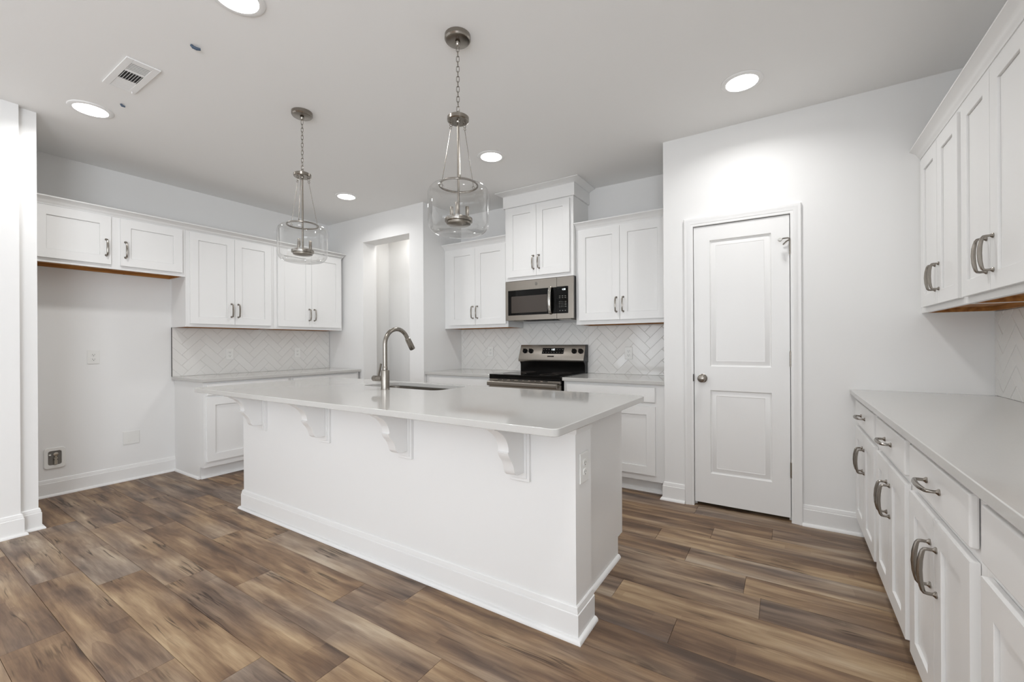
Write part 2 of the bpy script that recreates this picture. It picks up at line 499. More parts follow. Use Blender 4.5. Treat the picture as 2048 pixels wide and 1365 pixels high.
def baseboard(name, path, label):
    return struct(MB().sweep(path, BB), name, 'trim', label, 'baseboard')


baseboard('baseboard_left', [(XL, 0.706), (XL, 1.748)], 'white baseboard under the outlet wall of the fridge recess')
baseboard('baseboard_left_front', [(-4.135, -4.5), (-4.135, 0.62), (-4.18, 0.62), (-4.18, 0.705), (-4.6, 0.705)], 'white baseboard stepping around the left foreground wall')
baseboard('baseboard_back_left', [(-0.795, 3.458), (-0.795, YP), (-0.645, YP)], 'short white baseboard left of the pantry door')
baseboard('baseboard_back_right', [(0.086, YP), (0.40, YP)], 'white baseboard between pantry door and right cabinets')
baseboard('baseboard_hall', [(-4.66, 3.63), (-4.66, 4.12), (-3.54, 4.12)], 'white baseboard in the hall behind the doorway')

# ------------------------------------------------------------------ pantry door
CAS = [(0.0, 0.0), (0.0, 0.010), (0.006, 0.013), (0.016, 0.013), (0.020, 0.016), (0.040, 0.018), (0.046, 0.022), (0.058, 0.022), (0.062, 0.018), (0.062, 0.0)]
c = MB()
# path runs so that the profile grows away from the opening
c.sweep([(0.027, 0.0), (0.027, 2.072), (-0.581, 2.072), (-0.581, 0.0)], CAS, lambda p, q, h: (p, YP - h, q))
c.box(-0.60, -0.581, YP, YP + 0.12, 0, 2.09); c.box(0.027, 0.045, YP, YP + 0.12, 0, 2.09); c.box(-0.581, 0.027, YP, YP + 0.12, 2.072, 2.09)
c.box(-0.581, -0.569, YP + 0.045, YP + 0.08, 0, 2.072); c.box(0.015, 0.027, YP + 0.045, YP + 0.08, 0, 2.072); c.box(-0.569, 0.015, YP + 0.045, YP + 0.08, 2.06, 2.072)
struct(c, 'trim_1', 'trim', 'white moulded casing around the pantry door', 'door casing')


def ring_panel(x0, x1, z0, z1, yf, rings):
    """nested rectangles; returns verts, faces and the outer loop"""
    vs = []; fs = []
    for ins, dep in rings:
        vs += [(x0 + ins, yf + dep, z0 + ins), (x1 - ins, yf + dep, z0 + ins), (x1 - ins, yf + dep, z1 - ins), (x0 + ins, yf + dep, z1 - ins)]
    n = len(rings)
    for i in range(n - 1):
        for k in range(4):
            k2 = (k + 1) % 4
            fs.append((i * 4 + k, i * 4 + k2, i * 4 + 4 + k2, i * 4 + 4 + k))
    fs.append(tuple((n - 1) * 4 + k for k in range(4)))
    return vs, fs


def panel_front(mb, x0, x1, z0, z1, yf, holes, rings):
    """a flat front with panelled rectangles let into it"""
    xs = sorted({x0, x1, *[h[0] for h in holes], *[h[1] for h in holes]})
    zs = sorted({z0, z1, *[h[2] for h in holes], *[h[3] for h in holes]})
    for i in range(len(xs) - 1):
        for j in range(len(zs) - 1):
            cx, cz = (xs[i] + xs[i + 1]) / 2, (zs[j] + zs[j + 1]) / 2
            if any(h[0] < cx < h[1] and h[2] < cz < h[3] for h in holes): continue
            mb.add([(xs[i], yf, zs[j]), (xs[i + 1], yf, zs[j]), (xs[i + 1], yf, zs[j + 1]), (xs[i], yf, zs[j + 1])], [(0, 1, 2, 3)])
    for h in holes:
        v, f = ring_panel(h[0], h[1], h[2], h[3], yf, rings); mb.add(v, f)


def weld(mb):
    seen = {}; idx = []; nv = []
    for p in mb.v:
        k = tuple(round(c, 6) for c in p)
        if k not in seen: seen[k] = len(nv); nv.append(p)
        idx.append(seen[k])
    mb.v = nv; mb.f = [tuple(idx[i] for i in f) for f in mb.f]
    return mb


def slab_door(mb, x0, x1, z0, z1, yf, yb, holes, rings):
    panel_front(mb, x0, x1, z0, z1, yf, holes, rings)
    xs = sorted({x0, x1, *[h[0] for h in holes], *[h[1] for h in holes]})
    zs = sorted({z0, z1, *[h[2] for h in holes], *[h[3] for h in holes]})
    for a, b in zip(xs, xs[1:]):
        for z in (z0, z1): mb.add([(a, yf, z), (b, yf, z), (b, yb, z), (a, yb, z)], [(0, 1, 2, 3)])
    for a, b in zip(zs, zs[1:]):
        for x in (x0, x1): mb.add([(x, yf, a), (x, yf, b), (x, yb, b), (x, yb, a)], [(0, 1, 2, 3)])
    mb.add([(x0, yb, z0), (x1, yb, z0), (x1, yb, z1), (x0, yb, z1)], [(0, 1, 2, 3)])
    return weld(mb)


RAISED = [(0, 0), (0.004, 0.010), (0.011, 0.0135), (0.040, 0.003), (0.043, 0.0045), (0.046, 0.0045)]
d = slab_door(MB(), -0.577, 0.0225, 0.030, 2.067, YP + 0.001, YP + 0.036,
              [(-0.469, -0.083, 1.036, 1.959), (-0.469, -0.083, 0.252, 0.862)], RAISED)
door = struct(d, 'door_1', 'trim', 'closed white two-panel pantry door', 'door')
kx = Matrix.Translation((-0.520, YP + 0.001, 0.947)) @ Matrix.Rotation(H90, 4, 'X')
MB().lathe([(0.0, 0.0), (0.032, 0.0), (0.032, 0.004), (0.026, 0.009), (0.012, 0.012), (0.011, 0.030), (0.018, 0.036), (0.027, 0.044),
            (0.0285, 0.053), (0.024, 0.062), (0.012, 0.067), (0.0, 0.068)], 28, kx).build('door_knob', 'nickel', door)
MB().prism(rounded(-0.0035, 0.0035, -0.027, 0.027, 0.0034, 5), lambda p, q, a: (p - 0.5805, a, q + 0.950), YP - 0.016, YP - 0.004).build('latch_plate', 'edge', door)
for i, z in enumerate((1.85, 1.097, 0.351)):
    h = MB()
    X = Matrix.Translation((0.0262, YP - 0.0065, z - 0.05))
    for q in range(5): h.lathe([(0.0062, q * 0.02 + 0.0005), (0.0062, q * 0.02 + 0.0195)], 12, X)
    h.lathe([(0.003, -0.004), (0.003, 0.104)], 8, X)
    h.lathe([(0.0045, 0.1), (0.005, 0.104), (0.002, 0.107)], 10, X); h.lathe([(0.002, -0.007), (0.005, -0.004), (0.0045, 0.0)], 10, X)
    h.box(0.0235, 0.0262, YP - 0.006, YP + 0.012, z - 0.05, z + 0.05)
    ho = h.build('hinge', 'nickel', door)
    if i == 0:
        s = MB(); s.tube([(0.026, YP - 0.007, z + 0.056), (0.012, YP - 0.03, z + 0.056), (-0.012, YP - 0.055, z + 0.050), (-0.028, YP - 0.06, z + 0.046)], 0.0045, 8)
        s.tube([(0.026, YP - 0.008, z + 0.05), (0.004, YP - 0.02, z + 0.035), (-0.014, YP - 0.012, z + 0.018)], 0.0045, 8)
        so = s.build('door_stop_arm', 'nickel', ho)
        MB().lathe([(0.0, -0.006), (0.013, -0.006), (0.013, 0.014), (0.010, 0.018), (0.0, 0.018)], 16,
                   Matrix.Translation((-0.03, YP - 0.056, z + 0.044)) @ Matrix.Rotation(H90, 4, 'X')).build('door_stop_bumper', 'rubber', ho)

# ------------------------------------------------------------------ cabinet kit
pull_mb = MB()
for sz in (-1, 1):
    Xf = Matrix.Translation((0, 0, sz * 0.064)) @ Matrix.Rotation(H90, 4, 'X')
    pull_mb.lathe([(0.0, 0.0), (0.0095, 0.0), (0.0095, 0.003), (0.0065, 0.006), (0.0048, 0.009)], 16, Xf)
bow = [(0, -0.008, -0.064), (0, -0.020, -0.064), (0, -0.0265, -0.0625), (0, -0.0300, -0.057), (0, -0.0325, -0.046), (0, -0.0355, -0.028), (0, -0.037, 0.0),
       (0, -0.0355, 0.028), (0, -0.0325, 0.046), (0, -0.0300, 0.057), (0, -0.0265, 0.0625), (0, -0.020, 0.064), (0, -0.008, 0.064)]
pull_mb.tube(bow, [0.0048, 0.0048, 0.0052, 0.0058, 0.0064, 0.0071, 0.0074, 0.0071, 0.0064, 0.0058, 0.0052, 0.0048, 0.0048], 10)
PULL = pull_mb.build('handle', 'nickel')
PULL_MESH = PULL.data
bpy.data.objects.remove(PULL)

SHAKER = [(0, 0), (0.0012, 0.0015), (0.0014, 0.0112), (0.0032, 0.0112), (0.0036, 0.0088)]
ST = 0.0665       # stile width
DT = 0.020        # door thickness


def pull(parent, x, y, z, horizontal=False):
    o = bpy.data.objects.new('handle', PULL_MESH); COL.objects.link(o); o.parent = parent
    o.location = (x, y, z)
    if horizontal: o.rotation_euler = (0, H90, 0)
    return o


def door_part(parent, x0, x1, z0, z1, px=None, pz=None):
    m = slab_door(MB(), x0, x1, z0, z1, -DT, -0.001, [(x0 + ST, x1 - ST, z0 + ST, z1 - ST)], SHAKER)
    o = m.build('door', 'cab', parent, smooth=0)
    if px is not None: pull(o, px, -DT, pz)
    return o


def drawer_part(parent, x0, x1, z0, z1, handle=True):
    m = MB().box(x0, x1, -DT, -0.001, z0, z1)
    o = m.build('drawer', 'cab', parent, bevel=0.006, seg=3)
    if handle: pull(o, (x0 + x1) / 2, -DT, (z0 + z1) / 2, True)
    return o


def upper(name, label, group, loc, rz, w, h, d, doors, pz=(0.098, 0.173), frieze=False, pcz=None, holes=()):
    """doors: (x0, x1, pull side) ; loc is the lower left front corner"""
    t = thing(name, label, 'cabinet', loc, rz, group)
    b = MB()
    b.box(0, w, 0, 0.019, 0, h); b.box(0, 0.016, 0.019, d, 0, h); b.box(w - 0.016, w, 0.019, d, 0, h)
    b.box(0.016, w - 0.016, 0.019, d, h - 0.016, h); b.box(0.016, w - 0.016, d - 0.006, d, 0.03, h - 0.016)
    b.build('cabinet_body', 'cab', t, bevel=0.001, seg=1)
    u = MB()
    u.box(0.018, w - 0.018, 0.0205, d - 0.007, 0.024, 0.030)
    u.box(0.018, w - 0.018, 0.0205, 0.030, 0.001, 0.024); u.box(0.018, 0.030, 0.030, d - 0.03, 0.001, 0.024)
    u.box(w - 0.030, w - 0.018, 0.030, d - 0.03, 0.001, 0.024); u.box(0.018, w - 0.018, d - 0.03, d - 0.007, 0.001, 0.024)
    up = u.build('underside', 'pine', t)
    up['label'] = 'bare brown wood underside'
    for hx in holes:
        MB().lathe([(0.007, 0.0), (0.007, 0.001)], 12, Matrix.Translation((hx, d - 0.018, 0.0002))).build('screw_hole', 'hole', up)
    for x0, x1, z0, z1, side in doors:
        px = None if side is None else (x1 - 0.030 if side == 'r' else x0 + 0.030)
        door_part(t, x0, x1, z0, z1, px, pcz)
    return t


def base(name, label, group, loc, rz, w, d, drawers, doors, side_left=False, toe=0.075, pz=0.547, hollow=False):
    t = thing(name, label, 'cabinet', loc, rz, group)
    b = MB()
    zt = 0.879
    if hollow:
        b.box(0, w, 0, 0.019, 0.11, zt); b.box(0, 0.018, 0.019, d, 0.11, zt); b.box(w - 0.018, w, 0.019, d, 0.11, zt)
        b.box(0.018, w - 0.018, 0.019, d, 0.11, 0.128)
    else:
        b.box(0, w, 0, d, 0.11, zt)
    b.build('cabinet_body', 'cab', t, bevel=0.001, seg=1)
    k = MB(); k.box(0.001, w - 0.001, toe, toe + 0.016, 0, 0.1095)
    k.sweep([(0.001, toe), (w - 0.001, toe)], SHOE)
    k.build('toe_kick', 'cab', t)
    if side_left:
        s = MB(); s.prism([(0, 0.11), (toe, 0.11), (toe, 0), (d, 0), (d, zt), (0, zt)], lambda p, q, a: (a, p, q), -0.006, -0.0005)
        s.sweep([(-0.006, d), (-0.006, toe)], SHOE)
        s.build('side_panel', 'cab', t)
    for x0, x1, z0, z1, hnd in drawers: drawer_part(t, x0, x1, z0, z1, hnd)
    for x0, x1, z0, z1, side in doors:
        px = None if side is None else (x1 - 0.030 if side == 'r' else x0 + 0.030)
        door_part(t, x0, x1, z0, z1, px, pz)
    return t


CROWN = [(-0.010, -0.006), (0.004, -0.006), (0.006, 0.004), (0.012, 0.008), (0.016, 0.018), (0.026, 0.031), (0.040, 0.039), (0.046, 0.044), (0.050, 0.046), (0.050, 0.054), (-0.010, 0.054)]


def crown(path, z, label):
    o = MB().sweep(path, [(a + 0.0, h + z) for a, h in CROWN]).build('crown_moulding', 'cab', smooth=50)
    return tag(o, label, 'moulding', 'cabinet crown mouldings')


# ------------------------------------------------------------------ left wall uppers  (local x = +Y, local y = -X)
XU = -4.69; DU = 0.309
UZ, UH = 1.385, 0.90
G_UL = 'wall cabinets on the left wall'
upper('wall_cabinet', 'short two-door cabinet bridging the empty fridge recess', G_UL, (XU, 0.708, 1.847), H90, 1.017, 0.438, DU,
      [(0.06, 0.494, 0.033, 0.424, 'r'), (0.555, 0.990, 0.033, 0.424, 'l')], pcz=0.168, holes=(0.14, 0.66))
upper('wall_cabinet', 'tall two-door wall cabinet right of the short fridge-recess cabinet', G_UL, (XU, 1.726, UZ), H90, 0.812, UH, DU,
      [(0.031, 0.4125, 0.031, 0.886, 'r'), (0.4155, 0.778, 0.031, 0.886, 'l')], pcz=0.172)
upper('wall_cabinet', 'tall two-door wall cabinet beside the open doorway', G_UL, (XU, 2.539, UZ), H90, 0.846, UH, DU,
      [(0.038, 0.4295, 0.031, 0.886, 'r'), (0.4325, 0.822, 0.031, 0.886, 'l')], pcz=0.172)
crown([(XU, 0.707), (XU, 3.386), (XL + 0.002, 3.386)], 2.287, 'white crown moulding along the left wall cabinets')

# ------------------------------------------------------------------ range wall uppers
YU = 3.765; DS = YS - YU - 0.001
G_US = 'wall cabinets on the range wall'
upper('wall_cabinet', 'two-door wall cabinet left of the microwave', G_US, (-3.321, YU, UZ), 0, 0.873, UH, DS,
      [(0.086, 0.4525, 0.036, 0.876, 'r'), (0.4555, 0.853, 0.036, 0.876, 'l')], pcz=0.172)
upper('wall_cabinet', 'two-door wall cabinet between microwave and pantry wall', G_US, (-1.677, YU, UZ), 0, 0.880, UH, DS,
      [(0.036, 0.4275, 0.038, 0.878, 'r'), (0.4305, 0.826, 0.038, 0.878, 'l')], pcz=0.172)
YT = 3.715
tc = upper('wall_cabinet', 'raised cabinet above the microwave reaching up to the ceiling', G_US, (-2.446, YT, 1.85), 0, 0.767, 0.905, YS - YT - 0.001,
           [(0.033, 0.375, 0.036, 0.735, 'r'), (0.378, 0.733, 0.036, 0.735, 'l')], pcz=0.166)
w_ = 0.767; dd = YS - YT - 0.002
MB().sweep([(0, dd), (0, 0), (w_, 0), (w_, dd)], [(-0.004, 0.752), (0.017, 0.752), (0.017, 0.872), (-0.004, 0.872)]).build('frieze', 'cab', tc, bevel=0.001, seg=1)
MB().sweep([(0, dd), (0, 0), (w_, 0), (w_, dd)],
           [(0.0, 0.8725), (0.019, 0.8725), (0.022, 0.878), (0.030, 0.882), (0.034, 0.886), (0.050, 0.893), (0.066, 0.898), (0.070, 0.9), (0.078, 0.902), (0.078, 0.9085), (0.0, 0.9085)]).build('crown', 'cab', tc, smooth=50)
crown([(-3.322, YU), (-2.448, YU)], 2.287, 'white crown moulding on the cabinet left of the microwave')
crown([(-1.677, YU), (-0.797, YU)], 2.287, 'white crown moulding on the cabinet right of the microwave')

# ------------------------------------------------------------------ right wall uppers (local x = -Y, local y = +X)
XUR = 0.674; DR = XR - XUR - 0.001
G_UR = 'wall cabinets on the right wall'
upper('wall_cabinet', 'right-wall upper cabinet in the corner by the pantry wall', G_UR, (XUR, YP - 0.001, 1.375), -H90, 0.737, 0.91, DR,
      [(0.089, 0.4035, 0.030, 0.868, 'r'), (0.4065, 0.715, 0.030, 0.868, 'l')], pcz=0.166)
upper('wall_cabinet', 'nearest right-wall upper cabinet at the right edge of the photo', G_UR, (XUR, 2.691, 1.375), -H90, 0.700, 0.91, DR,
      [(0.027, 0.3415, 0.030, 0.868, 'r'), (0.3445, 0.663, 0.030, 0.868, 'l')], pcz=0.166)
crown([(XUR, YP - 0.001), (XUR, 1.99)], 2.287, 'white crown moulding along the right wall cabinets')

# ------------------------------------------------------------------ base cabinets
G_BL = 'base cabinets on the left wall'
base('base_cabinet', 'left-wall base cabinet with finished end facing the fridge recess', G_BL, (-4.39, 1.752, 0), H90, 0.790, 0.609,
     [(0.016, 0.765, 0.757, 0.862, False)], [(0.016, 0.389, 0.163, 0.737, 'r'), (0.392, 0.765, 0.163, 0.737, 'l')], side_left=True)
base('base_cabinet', 'left-wall base cabinet nearest the open doorway, mostly hidden by the island', G_BL, (-4.39, 2.543, 0), H90, 0.855, 0.609,
     [(0.030, 0.825, 0.757, 0.862, False)], [(0.030, 0.426, 0.163, 0.737, 'r'), (0.429, 0.825, 0.163, 0.737, 'l')])
G_BS = 'base cabinets on the range wall'
base('base_cabinet', 'base cabinet left of the range', G_BS, (-3.321, 3.462, 0), 0, 0.868, 0.606,
     [(0.05, 0.848, 0.737, 0.858, False)], [(0.05, 0.4475, 0.163, 0.705, 'r'), (0.4505, 0.848, 0.163, 0.705, 'l')])
base('base_cabinet', 'base cabinet between range and pantry wall', G_BS, (-1.664, 3.462, 0), 0, 0.867, 0.606,
     [(0.030, 0.794, 0.737, 0.858, False)], [(0.030, 0.4105, 0.163, 0.705, 'r'), (0.4135, 0.794, 0.163, 0.705, 'l')])
G_BR = 'base cabinets on the right wall'
XB = 0.380; DB = XR - XB - 0.001
lab = ['right-wall base cabinet against the pantry wall', 'second right-wall base cabinet from the pantry wall',
       'third right-wall base cabinet from the pantry wall, with largest visible drawer pull', 'right-wall base cabinet cut off at the lower right corner']
ys = [3.429, 2.700, 2.045, 1.390, 0.440]
for i in range(4):
    wd_ = ys[i] - ys[i + 1] - 0.001
    x0 = 0.036 if i else 0.040
    x1 = wd_ - 0.033
    mid = (x0 + x1) / 2
    base('base_cabinet', lab[i], G_BR, (XB, ys[i], 0), -H90, wd_, DB, [(x0, x1, 0.722, 0.852, True)],
         [(x0, mid - 0.0015, 0.128, 0.692, 'r'), (mid + 0.0015, x1, 0.128, 0.692, 'l')])

# ------------------------------------------------------------------ worktops
CT, CB = 0.910, 0.8805


def slab_mesh(outer, inner, z0, z1):
    bm = bmesh.new()
    def loop(pts):
        v = [bm.verts.new((p[0], p[1], z1)) for p in pts]
        return [bm.edges.new((v[i], v[(i + 1) % len(v)])) for i in range(len(v))]
    ed = loop(outer)
    if inner: ed += loop(inner)
    bmesh.ops.triangle_fill(bm, edges=ed, use_beauty=True)
    g = bmesh.ops.extrude_face_region(bm, geom=list(bm.faces))
    for e in g['geom']:
        if isinstance(e, bmesh.types.BMVert): e.co.z = z0
    bmesh.ops.recalc_face_normals(bm, faces=bm.faces)
    bmesh.ops.dissolve_limit(bm, angle_limit=0.01, verts=bm.verts, edges=bm.edges)
    return bm


def worktop(outer, label, inner=None, bevel=0.003):
    bm = slab_mesh(outer, inner, CB, CT)
    me = bpy.data.meshes.new('worktop'); bm.to_mesh(me); bm.free()
    for p in me.polygons: p.use_smooth = True
    me.set_sharp_from_angle(angle=math.radians(35))
    me.materials.append(M['quartz'])
    o = bpy.data.objects.new('worktop', me); COL.objects.link(o)
    b = o.modifiers.new('bevel', 'BEVEL'); b.width = bevel; b.segments = 2; b.limit_method = 'ANGLE'; b.angle_limit = math.radians(40); b.harden_normals = True
    return tag(o, label, 'worktop', 'grey quartz worktops')


def rect(x0, x1, y0, y1): return [(x0, y0), (x1, y0), (x1, y1), (x0, y1)]


worktop(rect(XL + 0.001, -4.36, 1.72, 3.415), 'grey quartz worktop along the left wall')
worktop(rect(-3.321, -2.450, 3.432, YS - 0.001), 'grey quartz worktop left of the range')
worktop(rect(-1.670, -0.797, 3.432, YS - 0.001), 'grey quartz worktop right of the range')
worktop(rect(0.338, XR - 0.001, -0.6, YP - 0.001), 'grey quartz worktop along the right wall')
SX0, SX1, SY0, SY1 = -2.640, -1.900, 2.065, 2.400
worktop(rounded(-3.535, -0.675, 1.343, 2.455, 0.028), 'large grey quartz island worktop with a sink cutout', rounded(SX0, SX1, SY0, SY1, 0.06, 8))

# ------------------------------------------------------------------ island
isl = thing('kitchen_island', 'white panelled kitchen island with four corbels', 'island', (-2.06, 1.69, 0))
ix, iy = 2.06, -1.69       # local = world + (ix, iy)


def L(mb):
    mb.v = [(x + ix, y + iy, z) for x, y, z in mb.v]; return mb


L(MB().box(-3.40, -0.725, 1.612, 1.775, 0, 0.880)).build('front_panel', 'cab', isl, bevel=0.001, seg=1)
L(MB().sweep([(-3.40, 1.775), (-3.40, 1.612), (-0.725, 1.612), (-0.725, 1.775)],
             [(-0.001, 0.838), (0.005, 0.838), (0.007, 0.846), (0.007, 0.858), (0.012, 0.862), (0.017, 0.872), (0.017, 0.880), (-0.001, 0.880)])).build('top_trim', 'cab', isl)
L(MB().sweep([(-3.40, 1.775), (-3.40, 1.612), (-0.725, 1.612), (-0.725, 1.775)], BB)).build('baseboard', 'cab', isl)
e = MB(); e.prism([(1.776, 0), (2.362, 0), (2.362, 0.115), (2.436, 0.115), (2.436, 0.880), (1.776, 0.880)], lambda p, q, a: (a, p, q), -0.823, -0.805)
L(e).build('end_panel', 'cab', isl)
e = MB(); e.prism([(1.776, 0), (2.362, 0), (2.362, 0.115), (2.436, 0.115), (2.436, 0.880), (1.776, 0.880)], lambda p, q, a: (a, p, q), -3.36, -3.342)
L(e).build('end_panel', 'cab', isl)
L(MB().sweep([(-0.805, 1.7755), (-0.805, 2.363)], SHOE)).build('shoe_moulding', 'cab', isl)
e = MB(); e.box(-3.341, -0.824, 2.417, 2.436, 0.115, 0.88); e.box(-3.341, -0.824, 1.776, 2.417, 0.115, 0.133); e.box(-3.341, -0.824, 2.345, 2.362, 0, 0.115)
L(e).build('cabinet_body', 'cab', isl)
# corbels
cprof = [(0.0, 0.880), (0.222, 0.880), (0.220, 0.872), (0.198, 0.866), (0.186, 0.858), (0.160, 0.842), (0.141, 0.823), (0.128, 0.803), (0.121, 0.785),
         (0.119, 0.766), (0.126, 0.764), (0.121, 0.752), (0.111, 0.738), (0.099, 0.725), (0.090, 0.711), (0.082, 0.694), (0.077, 0.676), (0.070, 0.663), (0.058, 0.655), (0.040, 0.652), (0.0, 0.652)]
cx0 = -3.120
cb = MB(); cb.box(-0.050, 0.050, -0.016, -0.0175 + 0.0175, 0.610, 0.8795); cb.box(-0.038, 0.038, -0.0215, -0.016, 0.624, 0.8795)
corb = cb.build('corbel', 'cab', isl, bevel=0.0015, seg=1, loc=(cx0 + ix, 1.612 + iy, 0))
cr = MB(); cr.prism(cprof, lambda p, q, a: (a, -0.0215 - p, q - 0.0008), -0.027, 0.027)
br = cr.build('bracket', 'cab', corb, bevel=0.002, seg=1, smooth=40)
for cx in (-2.394, -1.694, -0.985):
    q = copy_tree(corb, isl); q.location = (cx + ix, 1.612 + iy, 0)

# ------------------------------------------------------------------ sink and faucet
sk = thing('kitchen_sink', 'stainless undermount sink set into the island worktop', 'sink', (-2.27, 2.2325, 0.70))
o1 = rounded(SX0 - 0.012, SX1 + 0.012, SY0 - 0.012, SY1 + 0.012, 0.075, 8)
o2 = rounded(SX0 + 0.002, SX1 - 0.002, SY0 + 0.002, SY1 - 0.002, 0.065, 8)
o3 = rounded(SX0 + 0.010, SX1 - 0.010, SY0 + 0.010, SY1 - 0.010, 0.06, 8)
o4 = rounded(SX0 + 0.035, SX1 - 0.035, SY0 + 0.035, SY1 - 0.035, 0.05, 8)
vs = []; n = len(o1)
for pts, z in ((o1, CB - 0.001), (o2, CB - 0.001), (o3, 0.72), (o4, 0.69)):
    vs += [(x + 2.27, y - 2.2325, z - 0.70) for x, y in pts]
fs = [(i * n + k, i * n + (k + 1) % n, (i + 1) * n + (k + 1) % n, (i + 1) * n + k) for i in range(3) for k in range(n)]
fs.append(tuple(3 * n + k for k in range(n)))
bs = MB().add(vs, fs).build('basin', 'steel', sk)
sol = bs.modifiers.new('solid', 'SOLIDIFY'); sol.thickness = 0.0012
MB().lathe([(0.0, 0.0), (0.03, 0.0), (0.043, 0.003), (0.045, 0.004), (0.045, 0.0)], 24, Matrix.Translation((0.0, 0.05, -0.0095))).build('drain', 'chrome', sk)

FX, FY = -2.250, 1.953
fa = thing('faucet', 'tall brushed nickel gooseneck faucet on the island', 'faucet', (FX, FY, CT + 0.0003))
MB().lathe([(0.0, 0.0), (0.0295, 0.0), (0.0295, 0.003), (0.0275, 0.005), (0.0275, 0.124), (0.026, 0.128), (0.0165, 0.131), (0.0165, 0.150), (0.0150, 0.153), (0.0, 0.153)], 32).build('body', 'nickel', fa)
pth = [(0, 0, 0.14), (0, 0, 0.22), (0, 0, 0.300)]
R_ = 0.104
cyc, czc = R_, 0.300
for k in range(1, 17):
    a = math.pi - math.radians(152) * k / 16
    pth.append((0, cyc + R_ * math.cos(a), czc + R_ * math.sin(a)))
MB().tube(pth, 0.0145, 18).build('spout', 'nickel', fa)
pe = Vector(pth[-1]); dr = (pe - Vector(pth[-2])).normalized()
rotm = dr.to_track_quat('Z', 'Y').to_matrix().to_4x4()
MB().lathe([(0.0, 0.0), (0.0145, 0.0), (0.0145, 0.010), (0.0185, 0.014), (0.0195, 0.03), (0.0205, 0.098), (0.019, 0.102), (0.0, 0.102)], 24,
           Matrix.Translation(pe - dr * 0.004) @ rotm).build('spray_head', 'nickel', fa)
hx = Matrix.Translation((-0.025, 0, 0.070)) @ Matrix.Rotation(-H90, 4, 'Y')
hb = MB().lathe([(0.0, 0.0), (0.0195, 0.0), (0.0195, 0.052), (0.0185, 0.0525), (0.0185, 0.0545), (0.0195, 0.055), (0.0195, 0.088), (0.0175, 0.092), (0.0, 0.092)], 24, hx).build('handle_hub', 'nickel', fa)
MB().tube([(-0.068, 0, 0.082), (-0.050, -0.004, 0.125), (-0.031, -0.008, 0.170)], [0.0072, 0.0068, 0.0064], 12).build('lever', 'nickel', hb)

# ------------------------------------------------------------------ backsplashes


def clip(poly, x0, x1, y0, y1):
    def half(p, ins, inter):
        r = []
        for i in range(len(p)):
            a, b = p[i], p[(i + 1) % len(p)]
            ia, ib = ins(a), ins(b)
            if ia: r.append(a)
            if ia != ib: r.append(inter(a, b))
        return r
    def ix_(v): return lambda a, b: (v, a[1] + (b[1] - a[1]) * (v - a[0]) / (b[0] - a[0]))
    def iy_(v): return lambda a, b: (a[0] + (b[0] - a[0]) * (v - a[1]) / (b[1] - a[1]), v)
    for ins, inter in ((lambda p: p[0] >= x0, ix_(x0)), (lambda p: p[0] <= x1, ix_(x1)), (lambda p: p[1] >= y0, iy_(y0)), (lambda p: p[1] <= y1, iy_(y1))):
        if not poly: return []
        poly = half(poly, ins, inter)
    return poly


def backsplash(label, W, Hh, mapper, regions, phase=(0.0, 0.0), tw=0.074):
    """mapper(u, v, out) -> 3-D; herringbone tiles clipped to regions (u0,u1,v0,v1)"""
    t = thing('backsplash', label, 'backsplash', (0, 0, 0), 0, 'herringbone backsplashes')
    gm = MB(); tm = MB()
    for (u0, u1, v0, v1) in regions:
        gm.prism([(u0, v0), (u1, v0), (u1, v1), (u0, v1)], mapper, 0.0006, 0.0055)
    n = 3; l = n * tw; gap = 0.0012; c = math.cos(math.pi / 4)
    seen = 0
    for b in range(-20, 21):
        for k in range(-70, 71):
            bx, by = k * tw + b * l, k * tw - b * l
            for (x0, x1, yy0, yy1) in ((bx, bx + l, by, by + tw), (bx, bx + tw, by + tw, by + tw + l)):
                pts = [(x0 + gap, yy0 + gap), (x1 - gap, yy0 + gap), (x1 - gap, yy1 - gap), (x0 + gap, yy1 - gap)]
                pts = [((p - q) * c + phase[0], (p + q) * c + phase[1]) for p, q in pts]
                if max(p[0] for p in pts) < 0 or min(p[0] for p in pts) > W or max(p[1] for p in pts) < 0 or min(p[1] for p in pts) > Hh: continue
                for (u0, u1, v0, v1) in regions:
                    pc = clip(pts, u0, u1, v0, v1)
                    if len(pc) < 3: continue
                    A = abs(sum(pc[i][0] * pc[(i + 1) % len(pc)][1] - pc[(i + 1) % len(pc)][0] * pc[i][1] for i in range(len(pc)))) / 2
                    if A < 2e-5: continue
                    mx = sum(p[0] for p in pc) / len(pc); my = sum(p[1] for p in pc) / len(pc)
                    m = len(pc)
                    rings = []
                    tilt = random.uniform(-0.0004, 0.0004); tilt2 = random.uniform(-0.0004, 0.0004)
                    for ins, h in ((0, 0.004), (0, 0.0072), (0.0016, 0.0085)):
                        ring = []
                        for p in pc:
                            dx, dy = mx - p[0], my - p[1]; dl = math.hypot(dx, dy) or 1
                            s = min(ins * 1.6, dl * 0.3) / dl
                            hh = h + ((p[0] - mx) * tilt + (p[1] - my) * tilt2) / 0.1 * (1 if ins else 0)
                            ring.append(mapper(p[0] + dx * s, p[1] + dy * s, hh))
                        rings.append(ring)
                    vs_ = [q for r in rings for q in r]
                    fs_ = [(i * m + a, i * m + (a + 1) % m, (i + 1) * m + (a + 1) % m, (i + 1) * m + a) for i in range(2) for a in range(m)]
                    fs_.append(tuple(2 * m + a for a in range(m)))
                    tm.add(vs_, fs_)
    gm.build('grout', 'grout', t)
    tm.build('tiles', 'tile', t, smooth=20)
    return t


